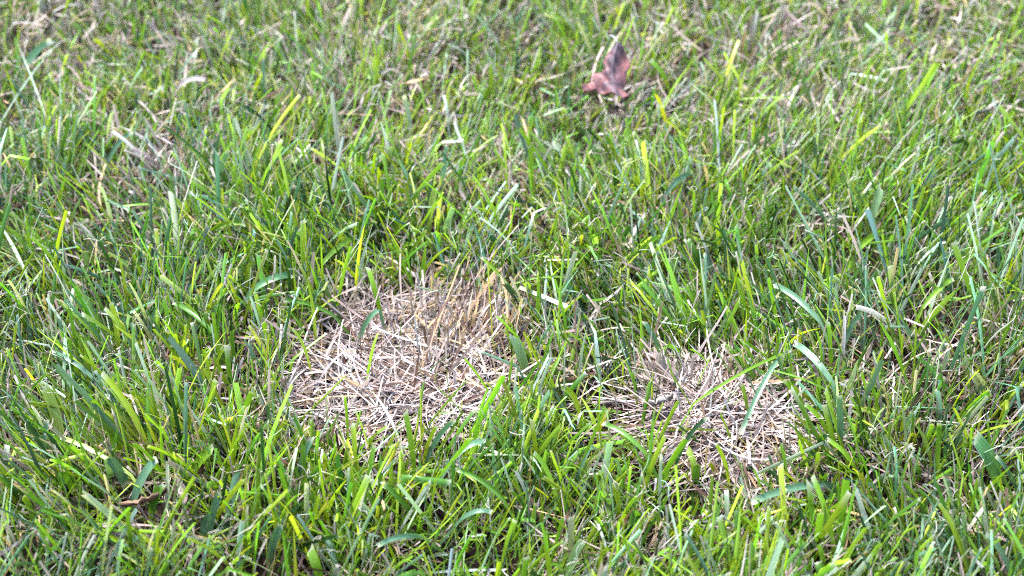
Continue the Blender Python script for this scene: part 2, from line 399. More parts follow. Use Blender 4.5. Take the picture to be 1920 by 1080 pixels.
# ------------------------------------------------------------------ blades that stand out one by one
# tip x, tip y, base x, base y, width (all in picture pixels), tone, pose (u upright, l lying on the turf, d drooping), label
SINGLES = [
 (80,727,113,822,20,'Lp','u','broad pale lime blade with a square chopped top near the left edge'),
 (192,700,276,838,11,'Y','u','long yellow-green blade slanting down to the right in the lower left'),
 (203,800,222,842,21,'L','u','short wide lime blade stub left of the dry leaf scraps'),
 (112,820,246,892,8,'Lp','l','pale lime stem lying across the turf in the lower left'),
 (238,912,200,860,17,'B','d','wide bluish blade bent downward below the short lime stub'),
 (294,860,248,948,15,'B','u','broad grey-green blade leaning right beside the dry leaf scraps'),
 (400,840,360,892,16,'L','u','wide lime blade leaning right at the lower left of the large straw patch'),
 (303,908,284,965,15,'G','u','dark green notched blade standing in front of the dry leaf scraps'),
 (14,834,14,874,10,'P','u','whitish green chopped stub at the left edge'),
 (397,968,380,1003,14,'B','u','stubby bluish blade with a square end in the bottom left'),
 (412,925,392,1010,13,'B','u','tall bluish blade right of the stubby square-ended one, bottom left'),
 (88,788,82,872,8,'B','u','narrow bluish blade standing right below the chopped pale lime blade'),
 (42,932,62,978,11,'L','u','short lime blade leaning left in the bottom left corner'),
 (383,770,425,845,6,'Lp','u','thin cream-lime blade slanting toward the large straw patch from its left'),
 (140,922,112,893,14,'G','d','mid green blade folded over at the far lower left'),
 (583,822,557,902,11,'B','u','bluish blade leaning right below the left end of the large straw patch'),
 (575,905,575,988,9,'P','u','upright pale bluish blade with blunt top at the bottom, left of centre'),
 (661,794,670,898,9,'Y','u','upright yellow-green blade in front of the large straw patch'),
 (646,742,653,832,5,'L','u','thin lime blade rising over the front of the large straw patch'),
 (718,903,782,976,10,'G','u','mid green blade slanting down right at bottom centre'),
 (527,983,505,1052,14,'B','u','broad bluish blade near the bottom edge, left of centre'),
 (713,848,713,930,7,'G','u','straight dark green blade below the middle of the large straw patch'),
 (851,788,800,866,9,'B','u','bluish blade leaning right at the front right of the large straw patch'),
 (910,828,848,862,11,'B','l','broad bluish blade lying flat in front of the large straw patch'),
 (922,960,862,976,8,'B','l','bluish blade lying level at bottom centre'),
 (857,880,945,937,9,'G','l','mid green blade lying down to the right at bottom centre'),
 (880,794,886,852,6,'Y','u','short yellow-green upright blade right of the large straw patch front'),
 (708,1023,795,1007,9,'B','l','pale bluish blade lying level near the bottom edge'),
 (698,735,745,815,5,'P','l','thin pale green blade lying on the front of the large straw patch'),
 (819,798,795,862,7,'Y','u','yellow-green blade leaning right beside the bluish one at the straw patch front'),
 (580,1028,602,1090,16,'L','u','wide lime blade cut by the bottom edge, left of centre'),
 (1000,848,1044,938,8,'L','u','long lime blade leaning left between the two straw patches, lower'),
 (1113,832,1075,915,6,'B','u','slim bluish blade leaning right between the two straw patches, lower'),
 (1091,1014,1062,1090,15,'Pg','u','broad pale green blade leaning right at the bottom edge'),
 (1057,727,1086,775,10,'Y','u','bright yellow-green blade leaning left between the straw patches'),
 (1090,745,1121,816,7,'Y','u','narrow yellow-green blade just right of the bright broad one between straw patches'),
 (1131,794,1212,852,8,'G','l','mid green blade pointing at the left side of the small straw patch'),
 (1240,852,1236,952,6,'P','u','upright pale bluish blade at the lower left of the small straw patch'),
 (1327,783,1268,872,7,'D','u','dark green blade leaning right over the small straw patch'),
 (1342,831,1366,898,7,'Y','u','yellow-green blade standing at the front of the small straw patch'),
 (1388,814,1462,668,9,'B','d','long green blade drooping across the right half of the small straw patch'),
 (1362,918,1362,984,8,'P','u','whitish chopped blade below the small straw patch'),
 (1484,657,1300,757,5,'L','l','slender lime stem lying across the top of the small straw patch'),
 (1151,910,1161,958,9,'Y','u','short bright lime blade at the bottom, left of the small straw patch'),
 (1410,941,1555,908,13,'B','l','broad bluish blade lying level below the small straw patch'),
 (1471,713,1512,788,10,'L','u','lime blade leaning left along the right side of the small straw patch'),
 (1508,757,1552,815,8,'L','u','lime blade one step right of the small straw patch'),
 (1573,740,1575,848,11,'B','u','upright bluish blade with blunt top right of the small straw patch'),
 (1553,756,1556,818,9,'B','u','shorter bluish blade left of the tall blunt bluish one'),
 (1714,794,1746,868,7,'Lp','u','pale lime blade leaning left in the lower right'),
 (1761,793,1757,884,9,'L','u','upright lime blade with a square top in the lower right'),
 (1757,728,1762,788,9,'B','u','short bluish blade behind the square-topped lime blade, lower right'),
 (1828,820,1868,898,23,'Bg','u','widest bluish green blade, standing near the right edge'),
 (1849,1002,1895,1078,9,'B','u','bluish blade leaning left in the bottom right corner'),
 (1524,893,1566,1048,9,'L','u','very long yellow-green blade leaning left in the lower right'),
 (1867,855,1906,922,7,'B','u','narrow bluish blade right beside the widest one near the right edge'),
 (1534,1052,1538,1090,14,'G','u','wide dark green blade tip at the bottom edge, right side'),
 (1550,823,1604,880,8,'L','u','lime blade leaning left behind the level bluish blade, right'),
 (250,583,284,638,6,'Wp','u','cream and yellow blade leaning left, left of the large straw patch'),
 (208,567,222,648,9,'Y','u','upright yellow-green blade with a square top on the left side'),
 (325,567,402,628,9,'G','l','mid green blade lying down toward the large straw patch from the left'),
 (98,661,180,714,8,'B','l','bluish blade arching over the turf on the left side'),
 (414,380,442,478,6,'Y','u','yellow-green blade leaning left in the tall tuft above left'),
 (459,420,394,434,9,'L','l','short lime blade lying level across the tall tuft above left'),
 (474,484,460,552,9,'Y','u','yellow-green blade leaning right under the tall tuft above left'),
 (228,529,257,584,5,'Y','u','narrow yellow blade above the square-topped yellow-green one, left'),
 (0,422,48,512,6,'P','l','pale silvery blade entering from the left edge'),
 (294,575,280,628,7,'B','u','bluish blade behind the cream and yellow one, left'),
 (577,526,592,634,6,'Y','u','upright yellow blade at the left rim of the large straw patch'),
 (549,515,470,548,12,'Bg','l','broad glossy green blade lying level above left of the large straw patch'),
 (690,502,712,580,9,'L','u','lime blade bending at the top rim of the large straw patch'),
 (673,637,712,582,9,'B','d','bluish blade drooping into the large straw patch from its top rim'),
 (531,563,628,593,7,'G','l','mid green blade lying level at the upper left of the large straw patch'),
 (668,444,598,502,8,'L','l','lime blade leaning far right above the large straw patch'),
 (817,352,804,428,11,'Lp','u','pale lime upright blade with blunt top above the large straw patch'),
 (829,604,819,652,5,'D','u','tiny dark green shoot standing inside the large straw patch'),
 (549,617,582,692,5,'Y','u','yellow-green shoot inside the left end of the large straw patch'),
 (770,389,738,445,6,'Y','u','yellow-green blade leaning right above the large straw patch'),
 (963,629,986,702,17,'Pg','u','broad pale wedge-tipped blade at the right rim of the large straw patch'),
 (1010,511,1008,622,7,'L','u','straight lime blade above right of the large straw patch'),
 (1074,521,950,537,3,'L','l','thin lime stem lying level above right of the large straw patch'),
 (1288,449,1312,498,12,'G','u','wide mid green blade near the dark hollow right of centre'),
 (1207,603,1236,658,8,'B','u','bluish blade leaning left above the small straw patch'),
 (1099,618,1084,716,5,'P','u','slim silvery blade between the two straw patches'),
 (1652,352,1632,428,14,'Pg','u','broad pale bluish blade standing right of centre, upper right'),
 (1614,380,1613,452,6,'L','u','narrow lime blade left of the broad pale bluish one, upper right'),
 (1656,435,1604,473,11,'L','l','lime blade lying to the right below the broad pale bluish one'),
 (1773,454,1718,499,4,'P','l','thin pale stem leaning right in the right half'),
 (1787,523,1728,580,9,'L','l','green blade leaning far right in the right half'),
 (1452,534,1542,608,10,'B','l','bluish blade lying down to the right above the small straw patch'),
 (1488,643,1562,720,12,'B','l','broad bluish blade lying at the upper right of the small straw patch'),
 (1553,603,1557,694,7,'L','u','straight lime blade behind the upper right of the small straw patch'),
 (1584,592,1578,700,4,'W','u','twisted cream strand beside the straight lime blade, right of small straw patch'),
 (1617,587,1583,648,8,'B','u','bluish blade leaning right beside the twisted cream strand'),
 (1781,655,1768,694,7,'P','u','short whitish blade stub on the right side'),
 (1867,448,1873,514,7,'B','u','bluish blade with a white shredded tip near the right edge'),
 (97,76,45,127,12,'Bw','l','bluish blade with a white chopped end in the top left corner'),
 (369,97,332,156,5,'P','u','pale slim blade leaning right in the upper left'),
 (385,150,335,162,8,'W','l','white dry sliver lying in the upper left'),
 (246,248,202,307,8,'B','u','bluish blade leaning right in the upper left'),
 (108,82,0,232,3,'P','l','long thin pale stem arching along the top left corner'),
 (32,80,85,216,3,'P','l','thin pale stem crossing the arching one, top left corner'),
 (756,178,770,248,8,'P','u','upright whitish blade with square top in the upper middle'),
 (1220,113,1253,164,8,'L','u','lime blade leaning left just right of the red-brown leaf'),
 (1298,323,1250,362,9,'B','l','bluish green blade leaning right below the red-brown leaf'),
 (428,282,404,372,8,'B','u','tall bluish blade with white edge in the tall tuft above left'),
]
EXTRA = {'Lp': (.30, .42, .10), 'Pg': (.22, .36, .16), 'Bg': (.085, .22, .085), 'Wp': (.50, .50, .22), 'Bw': (.10, .22, .11)}
for k, v in EXTRA.items(): PALN[k] = np.array(v)

def single_path(tx, ty, bx, by, pose, r):
    if pose == 'u':
        b = at_z(bx, by, .012); 
        tip = at_y(tx, ty, b[1] + .004)
        tip = at_y(tx, ty, b[1] + .25 * max(tip[2] - .012, 0) + r.uniform(-.004, .004))
        ctl = (b + tip) / 2 + np.array([(b[0] - tip[0]) * .18, r.uniform(-.004, .004), .003])
        root = np.array([b[0] + (b[0] - tip[0]) * .15, b[1] + .002, 0.0])
    elif pose == 'l':
        b = at_z(bx, by, .022); tip = at_z(tx, ty, .027)
        ctl = (b + tip) / 2 + np.array([0, .0, .006])
        root = b + (b - tip) / max(np.linalg.norm(b - tip), 1e-6) * .012; root[2] = .004
    else:
        b = at_z(bx, by, .032); tip = at_z(tx, ty, .014)
        ctl = (b + tip) / 2 + np.array([0, .0, .008])
        root = b + np.array([(b[0] - tip[0]) * .25, .008, -.03])
    s = np.linspace(0, 1, 10)[:, None]
    main = (1 - s) ** 2 * b + 2 * s * (1 - s) * ctl + s * s * tip
    return np.concatenate([root[None], main], 0)

CELL = 6
RH, RW = int(IH / CELL) + 40, int(IW / CELL) + 60
raster = np.zeros((RH, RW))
def cells(px, py):
    return (np.clip(((py + 60) / CELL).astype(int), 0, RH - 1), np.clip(((px + 120) / CELL).astype(int), 0, RW - 1))

single_paths = []
for i, e in enumerate(SINGLES):
    r = np.random.default_rng(500 + i)
    pth = single_path(e[0], e[1], e[2], e[3], e[6], r)
    single_paths.append(pth)
    f = np.linspace(0, 1, 40)
    for j in range(2, len(pth) - 1):
        seg = pth[j] * (1 - f[:, None]) + pth[j + 1] * f[:, None]
        px, py, dep = project(seg)
        for off in (-e[4] / 2, 0, e[4] / 2):
            a, b = cells(px + off, py)
            raster[a, b] = np.maximum(raster[a, b], dep)

# the red-brown leaf: outline in picture pixels
LEAF = [(1040 + x / 6, 50 + y / 6) for x, y in [
    (690, 200), (655, 245), (620, 292), (596, 345), (580, 400), (582, 455), (565, 490), (535, 508), (500, 500), (462, 508), (430, 528), (428, 556), (448, 578), (470, 584), (448, 606),
    (405, 620), (360, 640), (318, 652), (326, 690), (352, 722), (400, 716), (440, 702), (472, 694), (494, 722), (535, 742), (575, 748), (615, 752), (650, 768),
    (672, 796), (705, 804), (728, 832), (752, 838), (770, 818), (798, 806), (824, 782), (790, 758), (768, 728), (750, 700), (768, 664), (784, 620), (792, 560), (800, 490), (804, 420),
    (790, 360), (770, 310), (754, 262), (738, 215), (715, 196)]]
LEAF = [(1140 + (x - 1140) * 1.08, y + 3) for x, y in LEAF]
LEAF = [(x + (x - 1154) * .28 if y < 128 else x, y) for x, y in LEAF]
LX = np.array([p[0] for p in LEAF]); LY = np.array([p[1] for p in LEAF])
leaf_cent = at_z(1140, 175, .020)
gx, gy = np.meshgrid(np.arange(LX.min(), LX.max(), 3), np.arange(LY.min(), LY.max(), 3))
ins = in_poly(gx, gy, LEAF)
a, b = cells(gx[ins], gy[ins]); raster[a, b] = 1.14

# ------------------------------------------------------------------ the lawn's countless blades
def cull(P, keep_leaf=.15):
    """thin out blades that would stand right in front of the marked blades, the leaf and the dead patches"""
    mid = P[:, 1:].mean(2)
    px, py, dep = project(mid)
    a, b = cells(px, py)
    hid = ((raster[a, b] > dep + .002)).any(1)
    in1 = in_poly(px, py, VIS1).sum(1) + in_poly(px, py, VIS2).sum(1)
    n = len(P)
    in2 = in_poly(px, py, VIS2).sum(1)
    pd = np.where(in2 > 0, .55, .79)
    drop = (hid & (rng.random(n) < .93)) | ((in1 >= 2) & (rng.random(n) < pd)) | ((in1 == 1) & (rng.random(n) < .3))
    return ~drop

def scatter(n, x0, x1, y0, y1):
    return rng.uniform(x0, x1, n), rng.uniform(y0, y1, n)

def lawn_layer(n, kind):
    x, y = scatter(n, -.42, .42, .50, 1.22)
    if kind == 'coarse':        # gather the broad blades into plants
        m = len(x) // 4
        ci = rng.integers(0, m, len(x))
        x = x[:m][ci] + rng.normal(0, .006, len(x)); y = y[:m][ci] + rng.normal(0, .006, len(y))
    else:
        m = len(x) // 9
        ci = rng.integers(0, m, len(x)); cl = rng.random(len(x)) < .65
        x = np.where(cl, x[:m][ci] + rng.normal(0, .004, len(x)), x); y = np.where(cl, y[:m][ci] + rng.normal(0, .004, len(x)), y)
    px, py, dep = project(np.stack([x, y, 0 * x + .01], -1))
    da, db = dead_mask(px, py)
    d = np.maximum(da, db) + .10 * f_edge(x, y)
    straw = np.clip(.22 + .16 * np.clip((400 - py) / 250, 0, 1) + gsum(px, py, STRAW) + .16 * f_s(x, y), 0, 1)
    coarse = np.clip(.22 + gsum(px, py, COARSE) + .2 * f_c(x, y), 0, 1)
    dens = np.clip(.85 + .3 * f_d(x, y), .25, 1)
    p = dens * np.where(d > 0, np.where(da > db, .07, .16), np.clip((-d) * 3.2, .30, 1))
    if kind == 'coarse': p = p * (.15 + .85 * coarse)
    else: p = p * (1 - .45 * straw) * (1 - .25 * np.clip((py - 380) / 250, 0, 1))
    if kind == 'coarse': p = p * (1 + .25 * np.clip((py - 350) / 250, 0, 1))
    k = rng.random(len(x)) < p
    x, y, px, py, straw, coarse, d = x[k], y[k], px[k], py[k], straw[k], coarse[k], d[k]
    n = len(x)
    z = ground_z(x, y)
    far = np.clip((420 - py) / 300, 0, 1)
    hm = np.clip(.84 - .16 * far + .8 * gsum(px, py, TALL) + .10 * f_h(x, y), .55, 1.6)
    lx = gsum(px, py, LEAN) + .22 * f_lx(x, y)
    ly = .20 * f_ly(x, y) - .05
    if kind == 'coarse':
        Ln = rng.normal(.044, .010, n).clip(.018, .07) * hm
        W = rng.gamma(5, .00142 / 5, n).clip(.0007, .0040)
        spread = .50
    else:
        Ln = rng.normal(.035, .008, n).clip(.012, .06) * hm
        W = rng.gamma(8, .00084 / 8, n).clip(.0004, .0017)
        spread = .48
    W = W * (1 - .18 * far)
    near = np.clip((py - 380) / 250, 0, 1)
    spread = spread * (1 - .2 * near)
    Ln = Ln * (1 + .20 * near)
    vx = lx + rng.normal(0, spread, n); vy = ly + rng.normal(0, spread, n)
    mag = np.hypot(vx, vy)
    az = np.arctan2(vy, vx)
    t0 = np.arctan(mag) * .75
    flop = rng.random(n) < .14
    t0 = np.where(flop, rng.uniform(.9, 1.4, n), t0)
    curv = np.abs(rng.normal(.10, .25, n))
    curv = np.where(flop, rng.uniform(-.2, .3, n), curv)
    kink = rng.random(n) < .08
    pointed = rng.random(n) < .35
    P, s = grow(np.stack([x, y, z], -1), az, Ln, W, t0, curv, sweep=rng.normal(0, .13, n), tw0=rng.normal(0, .7, n), tw1=rng.normal(0, .8, n),
                fold=rng.uniform(.10, .42, n), pointed=pointed, slant=rng.normal(0, .35, n),
                kink_s=np.where(kink, rng.uniform(.45, .8, n), 2), kink_a=rng.uniform(.6, 1.5, n), S=7, cols=3)
    hue = f_hue(x, y)
    if kind == 'coarse':
        keys = ['L', 'Y', 'G', 'D', 'B', 'P']
        pr = np.stack([.35 + .06 * hue, .22 + .06 * hue, .20 + 0 * hue, .08 + 0 * hue, .20 - .08 * hue, .20 + 0 * hue], -1).clip(.02)
    else:
        keys = ['L', 'Y', 'G', 'D', 'B', 'P', 'S', 'W']
        pr = np.stack([.38 + .06 * hue, .19 + .05 * hue, .24 + 0 * hue, .09 + 0 * hue, .10 - .05 * hue, .21 + 0 * hue, .04 + .22 * straw, .03 + .20 * straw], -1).clip(.02)
    edge = np.exp(-(d / .26) ** 2)
    col, ki = pick(keys, pr, n)
    sheath = np.clip(np.array([.30, .26, .13]) * np.exp(rng.normal(0, .25, (n, 1))), 0, .8)
    mixg = rng.random((n, 1)) < .85
    sheath = np.where(mixg, col * np.array([1.3, 1.1, 1.2]), sheath)
    tipc = np.clip(PALN['W'] * np.exp(rng.normal(0, .15, (n, 1))), 0, .85)
    dry = rng.random(n) < (.03 + .12 * straw) * (.5 if kind == 'coarse' else 1) + .5 * edge
    tf = np.where(dry, rng.uniform(.45, .88, n), np.where(pointed, 1.3, rng.uniform(.97, 1.08, n)))
    tipc = np.where((dry & (rng.random(n) < .6))[:, None], PALN['S'] * np.exp(rng.normal(0, .2, (n, 1))), tipc)
    tn = tones(col, s, 3, sheath, .25, tipc, tf)
    keep = cull(P)
    P, tn, Ln = P[keep], tn[keep], Ln[keep]
    ac, al = coords(len(P), s, 3, Ln)
    # shredded fibres on some cut tips
    tips = P[:, -1].mean(1); pt = pointed[keep]
    sel = np.where(~pt & (rng.random(len(P)) < (.10 if kind == 'coarse' else .03)))[0]
    return P, tn, ac, al, tips[sel]

Pf, tf_, af, lf, tips1 = lawn_layer(64000, 'fine')
o = link('fine_lawn_grass', strip_mesh('fine_lawn_grass', Pf, tf_, af, lf), M_grass)
tag(o, 'dense short green lawn grass with narrow blades all over the ground', 'grass', kind='stuff')
Pc, tc_, ac_, lc, tips2 = lawn_layer(46000, 'coarse')
o = link('coarse_lawn_grass', strip_mesh('coarse_lawn_grass', Pc, tc_, ac_, lc), M_grass)
tag(o, 'broader lime and bluish blades growing up through the fine lawn', 'grass', kind='stuff')
print('tris', sum(len(m.polygons) for m in bpy.data.meshes) * 2)
print('fine', len(Pf), 'coarse', len(Pc))

# dry thatch lying low everywhere
def thatch():
    n = 34000
    x, y = scatter(n, -.42, .42, .50, 1.22)
    px, py, dep = project(np.stack([x, y, 0 * x + .01], -1))
    straw = np.clip(.36 + .28 * np.clip((400 - py) / 250, 0, 1) + gsum(px, py, STRAW) + .18 * f_s(x, y), 0, 1)
    k = rng.random(len(x)) < straw
    x, y, px, py, straw = x[k], y[k], px[k], py[k], straw[k]
    n = len(x)
    up = rng.random(n) < .45
    t0 = np.where(up, np.abs(rng.normal(.35, .3, n)), rng.uniform(.9, 1.5, n))
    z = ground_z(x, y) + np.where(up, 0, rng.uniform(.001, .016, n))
    Ln = np.where(up, rng.normal(.022, .006, n), rng.normal(.024, .008, n)).clip(.008, .042) * np.where(py < 350, .72, 1)
    W = rng.gamma(9, .0010 / 9, n).clip(.0005, .0017)
    P, s = grow(np.stack([x, y, z], -1), rng.uniform(0, 6.3, n), Ln, W, t0, rng.normal(.15, .4, n), sweep=rng.normal(0, .6, n),
                tw0=rng.normal(0, .8, n), tw1=rng.normal(0, 1.2, n), fold=0, pointed=rng.random(n) < .5, S=5, cols=2)
    upf = up.astype(float)
    col, _ = pick(['S', 'W', 'T', 'R'], np.stack([.38 + .07 * upf, .10 + .36 * upf, .08 + .02 * upf, .44 - .40 * upf - .30 * (1 - upf) * np.clip((420 - py) / 200, 0, 1)], -1), n)  # lying strands browner: old rot, plus shade between blades put into the colour
    keep = cull(P)
    P, col, Ln = P[keep], col[keep], Ln[keep]
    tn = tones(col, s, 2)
    ac, al = coords(len(P), s, 2, Ln)
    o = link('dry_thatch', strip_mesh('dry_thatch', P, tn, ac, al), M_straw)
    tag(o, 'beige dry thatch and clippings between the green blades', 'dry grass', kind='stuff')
    print('thatch', len(P))
thatch()

def fibres(tips):
    m = 3
    root = np.repeat(tips, m, 0); n = len(root)
    Ln = rng.uniform(.003, .010, n)
    P, s = grow(root, rng.uniform(0, 6.3, n), Ln, rng.uniform(.00012, .00026, n), rng.uniform(.1, 1.3, n), rng.normal(.3, .8, n),
                sweep=rng.normal(0, 1.4, n), fold=0, S=6, cols=2)
    col, _ = pick(['W', 'P'], [.75, .25], n)
    col = np.clip(col * 1.15, 0, .85)
    tn = tones(col, s, 2); ac, al = coords(n, s, 2, Ln)
    o = link('shredded_blade_fibres', strip_mesh('shredded_blade_fibres', P, tn, ac, al), M_straw)
    tag(o, 'fine white fibres fraying from mown blade tips', 'grass fibres', kind='stuff')
fibres(np.concatenate([tips1, tips2]))

# lawn around the picture: three lighter turf squares repeated by geometry nodes
TX, TY = .28, .24
def surround():
    src = bpy.data.collections.new('turf_squares')
    for q in range(3):
        n = 7600
        x = rng.uniform(-TX / 2, TX / 2, n); y = rng.uniform(-TY / 2, TY / 2, n)
        fx, fy = x + q * 2.3, y + 5
        vx = .2 * f_lx(fx, fy) + rng.normal(0, .45, n); vy = .2 * f_ly(fx, fy) + rng.normal(0, .45, n)
        broad = rng.random(n) < .18
        Wd = np.where(broad, rng.gamma(6, .0017 / 6, n), rng.gamma(9, .0011 / 9, n)).clip(.0006, .004)
        low = rng.random(n) < .16
        t0 = np.where(low, rng.uniform(.9, 1.45, n), np.arctan(np.hypot(vx, vy)) * .8)
        Ln = rng.normal(.032, .008, n).clip(.012, .06) * (1 + .12 * f_h(fx, fy))
        P, s = grow(np.stack([x, y, 0 * x], -1), np.arctan2(vy, vx), Ln, Wd, t0, np.abs(rng.normal(.12, .3, n)), tw0=rng.normal(0, .8, n), fold=0,
                    pointed=rng.random(n) < .4, S=4, cols=2)
        col, _ = pick(['L', 'Y', 'G', 'D', 'B', 'P', 'S', 'W', 'R'], [.20, .10, .18, .08, .10, .13, .12, .07, .04], n)
        tn = tones(col, s, 2); ac, al = coords(n, s, 2, Ln)
        me = strip_mesh('turf_square', P, tn, ac, al); me.materials.append(M_grass)
        src.objects.link(bpy.data.objects.new('turf_square', me))
    pts = []
    for i in range(-11, 12):
        for j in range(-12, 13):
            x, y = i * TX, .86 + j * TY
            if (abs(i) <= 1 and abs(j) <= 1) or math.hypot(x, y - .86) > 3.0: continue
            pts.append((x, y, 0))
    me = bpy.data.meshes.new('surrounding_lawn_grass'); me.from_pydata(pts, [], [])
    o = link('surrounding_lawn_grass', me, M_grass)
    tag(o, 'lawn grass going on beyond the edges of the picture', 'grass', kind='stuff')
    g = bpy.data.node_groups.new('repeat_turf', 'GeometryNodeTree')
    g.interface.new_socket('Geometry', in_out='INPUT', socket_type='NodeSocketGeometry')
    g.interface.new_socket('Geometry', in_out='OUTPUT', socket_type='NodeSocketGeometry')
    gi, go = g.nodes.new('NodeGroupInput'), g.nodes.new('NodeGroupOutput')
    ci = g.nodes.new('GeometryNodeCollectionInfo'); ci.inputs[0].default_value = src
    ci.inputs['Separate Children'].default_value = True; ci.inputs['Reset Children'].default_value = True
    ip = g.nodes.new('GeometryNodeInstanceOnPoints'); ip.inputs['Pick Instance'].default_value = True
    rv = g.nodes.new('FunctionNodeRandomValue'); rv.data_type = 'INT'; rv.inputs[4].default_value = 0; rv.inputs[5].default_value = 2; rv.inputs[8].default_value = 4
    rr = g.nodes.new('FunctionNodeRandomValue'); rr.data_type = 'INT'; rr.inputs[4].default_value = 0; rr.inputs[5].default_value = 1; rr.inputs[8].default_value = 9
    mu = g.nodes.new('ShaderNodeMath'); mu.operation = 'MULTIPLY'; mu.inputs[1].default_value = math.pi
    cx = g.nodes.new('ShaderNodeCombineXYZ')
    g.links.new(rr.outputs[2], mu.inputs[0]); g.links.new(mu.outputs[0], cx.inputs[2])
    g.links.new(gi.outputs[0], ip.inputs['Points']); g.links.new(ci.outputs[0], ip.inputs['Instance'])
    g.links.new(rv.outputs[2], ip.inputs['Instance Index']); g.links.new(cx.outputs[0], ip.inputs['Rotation'])
    g.links.new(ip.outputs[0], go.inputs[0])
    o.modifiers.new('turf', 'NODES').node_group = g
surround()

# ------------------------------------------------------------------ the two dead patches
def dead_patch(name, label, which, ncrown, seed, xr, yr):
    global rng
    rng = np.random.default_rng(seed)
    crowns = []
    while len(crowns) < ncrown:
        qx, qy = rng.uniform(*xr), rng.uniform(*yr)
        P0 = at_z(qx, qy, .004)
        d = dead_mask(np.array([qx]), np.array([qy]))[which][0] + .09 * f_edge(P0[:1], P0[1:2])[0]
        if d > .12 or (d > -.22 and rng.random() < .22): crowns.append((P0[0], P0[1], qx, qy, d))
    cr = np.array(crowns)
    m = 6
    c = np.repeat(cr, m, 0); n = len(c)
    x = c[:, 0] + rng.normal(0, .004, n); y = c[:, 1] + rng.normal(0, .004, n)
    baz = np.repeat(rng.uniform(0, 6.3, ncrown), m)
    az = baz + rng.normal(0, .75, n)
    tan = np.exp(-((c[:, 2] - 890) ** 2 / 120 ** 2 + (c[:, 3] - 630) ** 2 / 80 ** 2)) if which == 0 else np.zeros(n)
    lift = rng.random(n)
    comb = rng.random(n) < tan * .6
    az = np.where(comb, rng.normal(1.0, .8, n), az)
    t0 = np.where(lift < .03, rng.uniform(.5, 1.0, n), rng.uniform(1.28, 1.58, n))
    t0 = np.where(comb, np.abs(rng.normal(.75, .35, n)), t0)
    z = ground_z(x, y) + .0005 + .010 * rng.random(n) ** 1.3
    Ln = rng.normal(.031, .010, n).clip(.010, .058) * np.where(comb, .66, 1)
    W = rng.gamma(9, .00076 / 9, n).clip(.0004, .0017)
    P, s = grow(np.stack([x, y, z], -1), az, Ln, W, t0, rng.normal(.12, .28, n), sweep=rng.normal(0, 1, n) * np.where(rng.random(n) < .3, 1.1, .35),
                tw0=rng.normal(0, .3, n), tw1=rng.normal(0, .5, n), fold=0, pointed=rng.random(n) < .3, S=7, cols=2)
    col, _ = pick(['S', 'W', 'T', 'R'], np.stack([.50 - .1 * tan, .30 - .18 * tan, .03 + .45 * tan, .17 + 0 * tan], -1), n)
    tn = tones(col, s, 2); ac, al = coords(n, s, 2, Ln)
    o = link(name, strip_mesh(name, P, tn, ac, al), M_straw)
    tag(o, label, 'dead grass', 'patches of dead straw in the lawn', 'stuff')
dead_patch('dead_grass_patch', 'large patch of bleached dead straw left of centre', 0, 600, 31, (480, 1020), (500, 900))
dead_patch('dead_grass_patch', 'small patch of bleached dead straw at lower right', 1, 260, 32, (1180, 1560), (640, 930))
rng = np.random.default_rng(99)
# ------------------------------------------------------------------ single blades as things
def path_blade(name, pth, wpx, tone, r, pose):
    n = len(pth)
    T = np.gradient(pth, axis=0); T /= np.linalg.norm(T, axis=1, keepdims=True)
    base = pth[0].copy()
    view = pth - EYE; dep = view @ FW; view = view / np.linalg.norm(view, axis=1, keepdims=True)
    B = np.cross(T, view); B /= np.linalg.norm(B, axis=1, keepdims=True)
    N = np.cross(B, T)
    tw = r.uniform(-.35, .35) + r.uniform(-.5, .5) * np.linspace(-.5, .5, n)
    B, N = np.cos(tw)[:, None] * B + np.sin(tw)[:, None] * N, np.cos(tw)[:, None] * N - np.sin(tw)[:, None] * B
    s = np.linspace(0, 1, n)
    wid = wpx * dep / FPX * 1.08
    pointed = wpx <= 7 and r.random() < .5
    prof = (.62 + .38 * np.clip(s * 2.6, 0, 1)) * (np.clip((1.04 - s) / .55, 0, 1) ** .7 if pointed else (1 - .10 * np.clip(s - .6, 0, 1)))
    half = wid * prof / 2
    cols = 5 if wpx >= 9 else 3
    u = np.linspace(-1, 1, cols)
    fold = r.uniform(.08, .22)
    P = pth[:, None] + (half[:, None] * u)[..., None] * B[:, None] - (np.abs(u) ** 1.3 * (half * 2 * fold)[:, None])[..., None] * N[:, None]
    if not pointed:
        jag = r.normal(0, .16, cols) + r.uniform(-.35, .35) * u
        P[-1] += (jag * wid[-1])[:, None] * T[-1]
    P = P - base
    col = PALN[tone] * (1.0 if tone in ('P', 'W', 'Lp', 'Wp', 'Pg') else 1.2) * math.exp(r.normal(0, .08))
    sheath = col * np.array([1.25, 1.1, 1.0])
    c = np.repeat(col[None], n, 0)
    f = np.clip(1 - s / .3, 0, 1)[:, None]; c = c * (1 - f) + sheath * f
    if not pointed and tone not in 'SW':
        c[-1] = np.array([.55, .56, .42])
        if tone in ('Bw', 'P'): c[-2:] = np.array([.72, .72, .64])
    tn = np.repeat(c[None, :, None], cols, 2)
    L = np.linalg.norm(np.diff(pth, axis=0), axis=1).sum()
    ac = np.broadcast_to(u[None, None], (1, n, cols)) + 0
    al = np.broadcast_to((s * L + r.uniform(0, 5))[None, :, None], (1, n, cols)) + 0
    me = strip_mesh(name, P[None], tn, ac, al)
    o = link(name, me, M_straw if tone in 'SW' else M_grass)
    o.location = base
    return o

